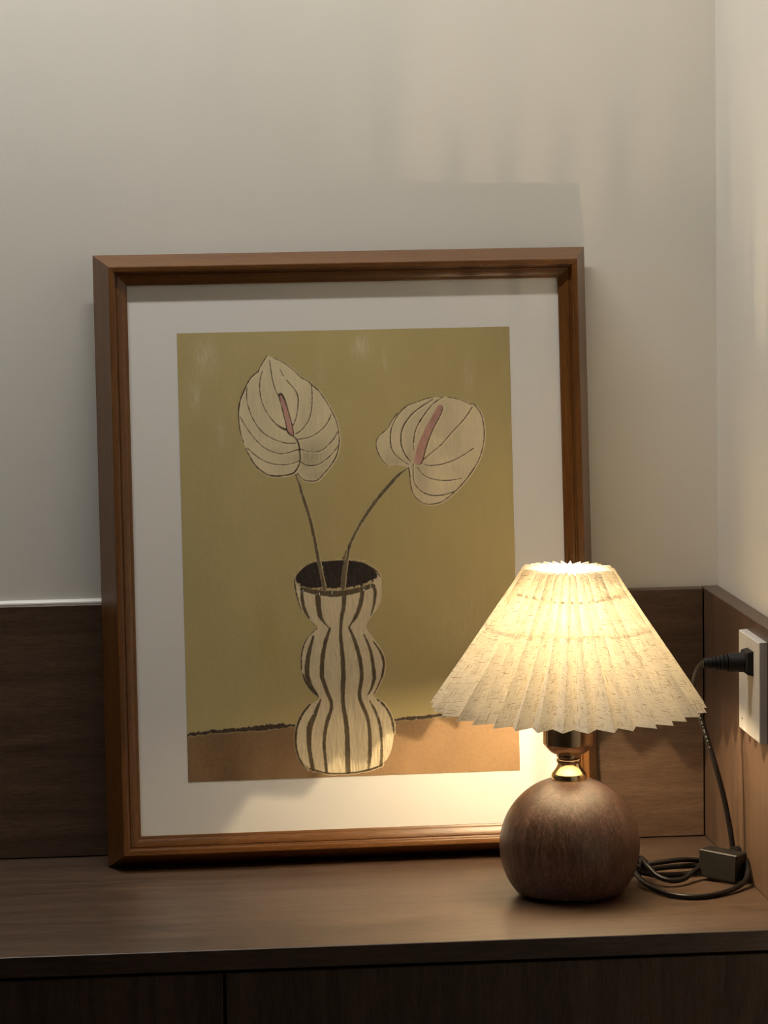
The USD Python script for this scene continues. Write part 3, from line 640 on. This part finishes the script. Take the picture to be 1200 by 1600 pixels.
hang = tube([(-0.044, py, pz), (-0.0480, py + 0.003, pz - 0.0008), (-0.0505, -0.232, 0.1905), (-0.0482, -0.206, 0.175), (-0.0440, -0.189, 0.158), (-0.0360, -0.186, 0.133),
             (-0.0272, -0.187, 0.103), (-0.0192, -0.188, 0.072), (-0.0142, -0.189, 0.045), (-0.0118, -0.190, 0.027)], CR, 12, 12)
front = tube([(-0.0055, -0.195, 0.0225), (-0.0034, -0.203, 0.0185), (-0.0036, -0.214, 0.0120), (-0.0095, -0.230, 0.0060), (-0.0245, -0.249, 0.0032), (-0.0450, -0.2655, 0.0026), (-0.0630, -0.2690, 0.0026),
              (-0.0780, -0.2590, 0.0028), (-0.0890, -0.2370, 0.0036), (-0.0960, -0.2140, 0.0060), (-0.0985, -0.1980, 0.0100), (-0.0950, -0.1850, 0.0140), (-0.0860, -0.1790, 0.0150)], CR, 12, 12)
st1 = tube([(-0.0960, -0.1900, 0.0130), (-0.0860, -0.1880, 0.0150), (-0.0720, -0.1850, 0.0160), (-0.0540, -0.1760, 0.0155), (-0.0360, -0.1660, 0.0120), (-0.0220, -0.1600, 0.0080), (-0.0200, -0.1700, 0.0045), (-0.0320, -0.1740, 0.0035),
            (-0.0450, -0.1760, 0.0030), (-0.0640, -0.1790, 0.0030), (-0.0820, -0.1850, 0.0050), (-0.0940, -0.1900, 0.0090)], CR, 12, 12)
st2 = tube([(-0.0940, -0.1860, 0.0090), (-0.0800, -0.1810, 0.0092), (-0.0620, -0.1730, 0.0088), (-0.0400, -0.1700, 0.0085), (-0.0330, -0.1710, 0.0085)], CR, 12, 12)
st3 = tube([(-0.0960, -0.1800, 0.0150), (-0.0915, -0.1830, 0.0195), (-0.0890, -0.1980, 0.0160), (-0.0810, -0.2110, 0.0085), (-0.0690, -0.2155, 0.0055), (-0.0580, -0.2090, 0.0058), (-0.0490, -0.1980, 0.0085), (-0.0410, -0.1900, 0.0110)], CR, 12, 12)
tail = tube([(-0.0960, -0.1880, 0.0100), (-0.1010, -0.1930, 0.0075), (-0.1060, -0.1990, 0.0060), (-0.1120, -0.2050, 0.0065), (-0.1200, -0.2100, 0.0090)], CR, 12, 10)
obj('cable', join(hang, front, st1, st2, st3, tail), 'black_rubber', pc, True)
hp = smooth_path([(-0.0440, -0.189, 0.158), (-0.0360, -0.186, 0.133), (-0.0272, -0.187, 0.103), (-0.0192, -0.188, 0.072)], 16)
marks = []
for i in (8, 10, 12, 13, 15, 17, 18, 20, 22, 25):
    d = hp[i + 1] - hp[i]; d /= np.linalg.norm(d)
    f_ = np.array([-0.35, -0.93, 0.1]); f_ -= d * (f_ @ d); f_ /= np.linalg.norm(f_)
    mk = trimesh.creation.box(extents=(0.0011, 0.0003, 0.0006 + 0.0005 * (i % 3)))
    Rm = np.eye(4); Rm[:3, 0], Rm[:3, 1], Rm[:3, 2] = np.cross(f_, d), f_, d; Rm[:3, 3] = hp[i] + f_ * 0.0024
    mk.apply_transform(Rm); marks.append(mk)
obj('printed_mark', join(*marks), 'pale_print', pc)
# inline box
e1, e2 = np.array([-0.74, 0.67, 0.0]), np.array([0.67, 0.74, 0.0])
e1[2] = 0.06; e1 /= np.linalg.norm(e1); e3 = np.cross(e1, e2); e3 = -e3 if e3[2] < 0 else e3; e3 /= np.linalg.norm(e3); e2 = np.cross(e3, e1)
bx = box(0, 0.038, 0, 0.0180, 0, 0.0240, 0.0010)
A0 = np.array([-0.0150, -0.2170, 0.0018])
sgn = 1 if e2[1] > 0 else -1
bx.vertices = A0 + bx.vertices[:, :1] * e1 + bx.vertices[:, 1:2] * e2 * sgn + bx.vertices[:, 2:3] * e3
bx.fix_normals()
obj('inline_box', bx, 'black_plastic', pc, 20, 'black box in the cord, standing in the corner')
rings = []
for i in range(4):
    q = np.array([-0.0125, -0.1935, 0.0245]) + np.array([0.0019, 0.0006, 0.0002]) * i
    cyl = trimesh.creation.cylinder(radius=0.0046 - 0.0002 * i, height=0.0015, sections=16, transform=trimesh.geometry.align_vectors((0, 0, 1), (0.95, 0.3, 0.1)))
    cyl.apply_translation(q); rings.append(cyl)
rings.append(tube([(-0.0135, -0.1938, 0.0243), (-0.0050, -0.1935, 0.0235)], 0.0030, 12, 3))
obj('strain_relief', join(*rings), 'black_rubber', pc, 30)
tie = [(-0.0935 + 0.0008 * math.cos(t), -0.1870 + 0.0088 * math.cos(t), 0.0125 + 0.0088 * math.sin(t)) for t in np.linspace(0, 2 * math.pi, 25)[:-1]]
obj('twist_tie', join(tube(tie, 0.0009, 6, 0, closed=True), tube([(-0.0935, -0.1880, 0.0212), (-0.0965, -0.1930, 0.0245), (-0.0985, -0.1950, 0.0285)], 0.0008, 6, 6)), 'black_plastic', pc, True, 'thin wire tie around the coil')
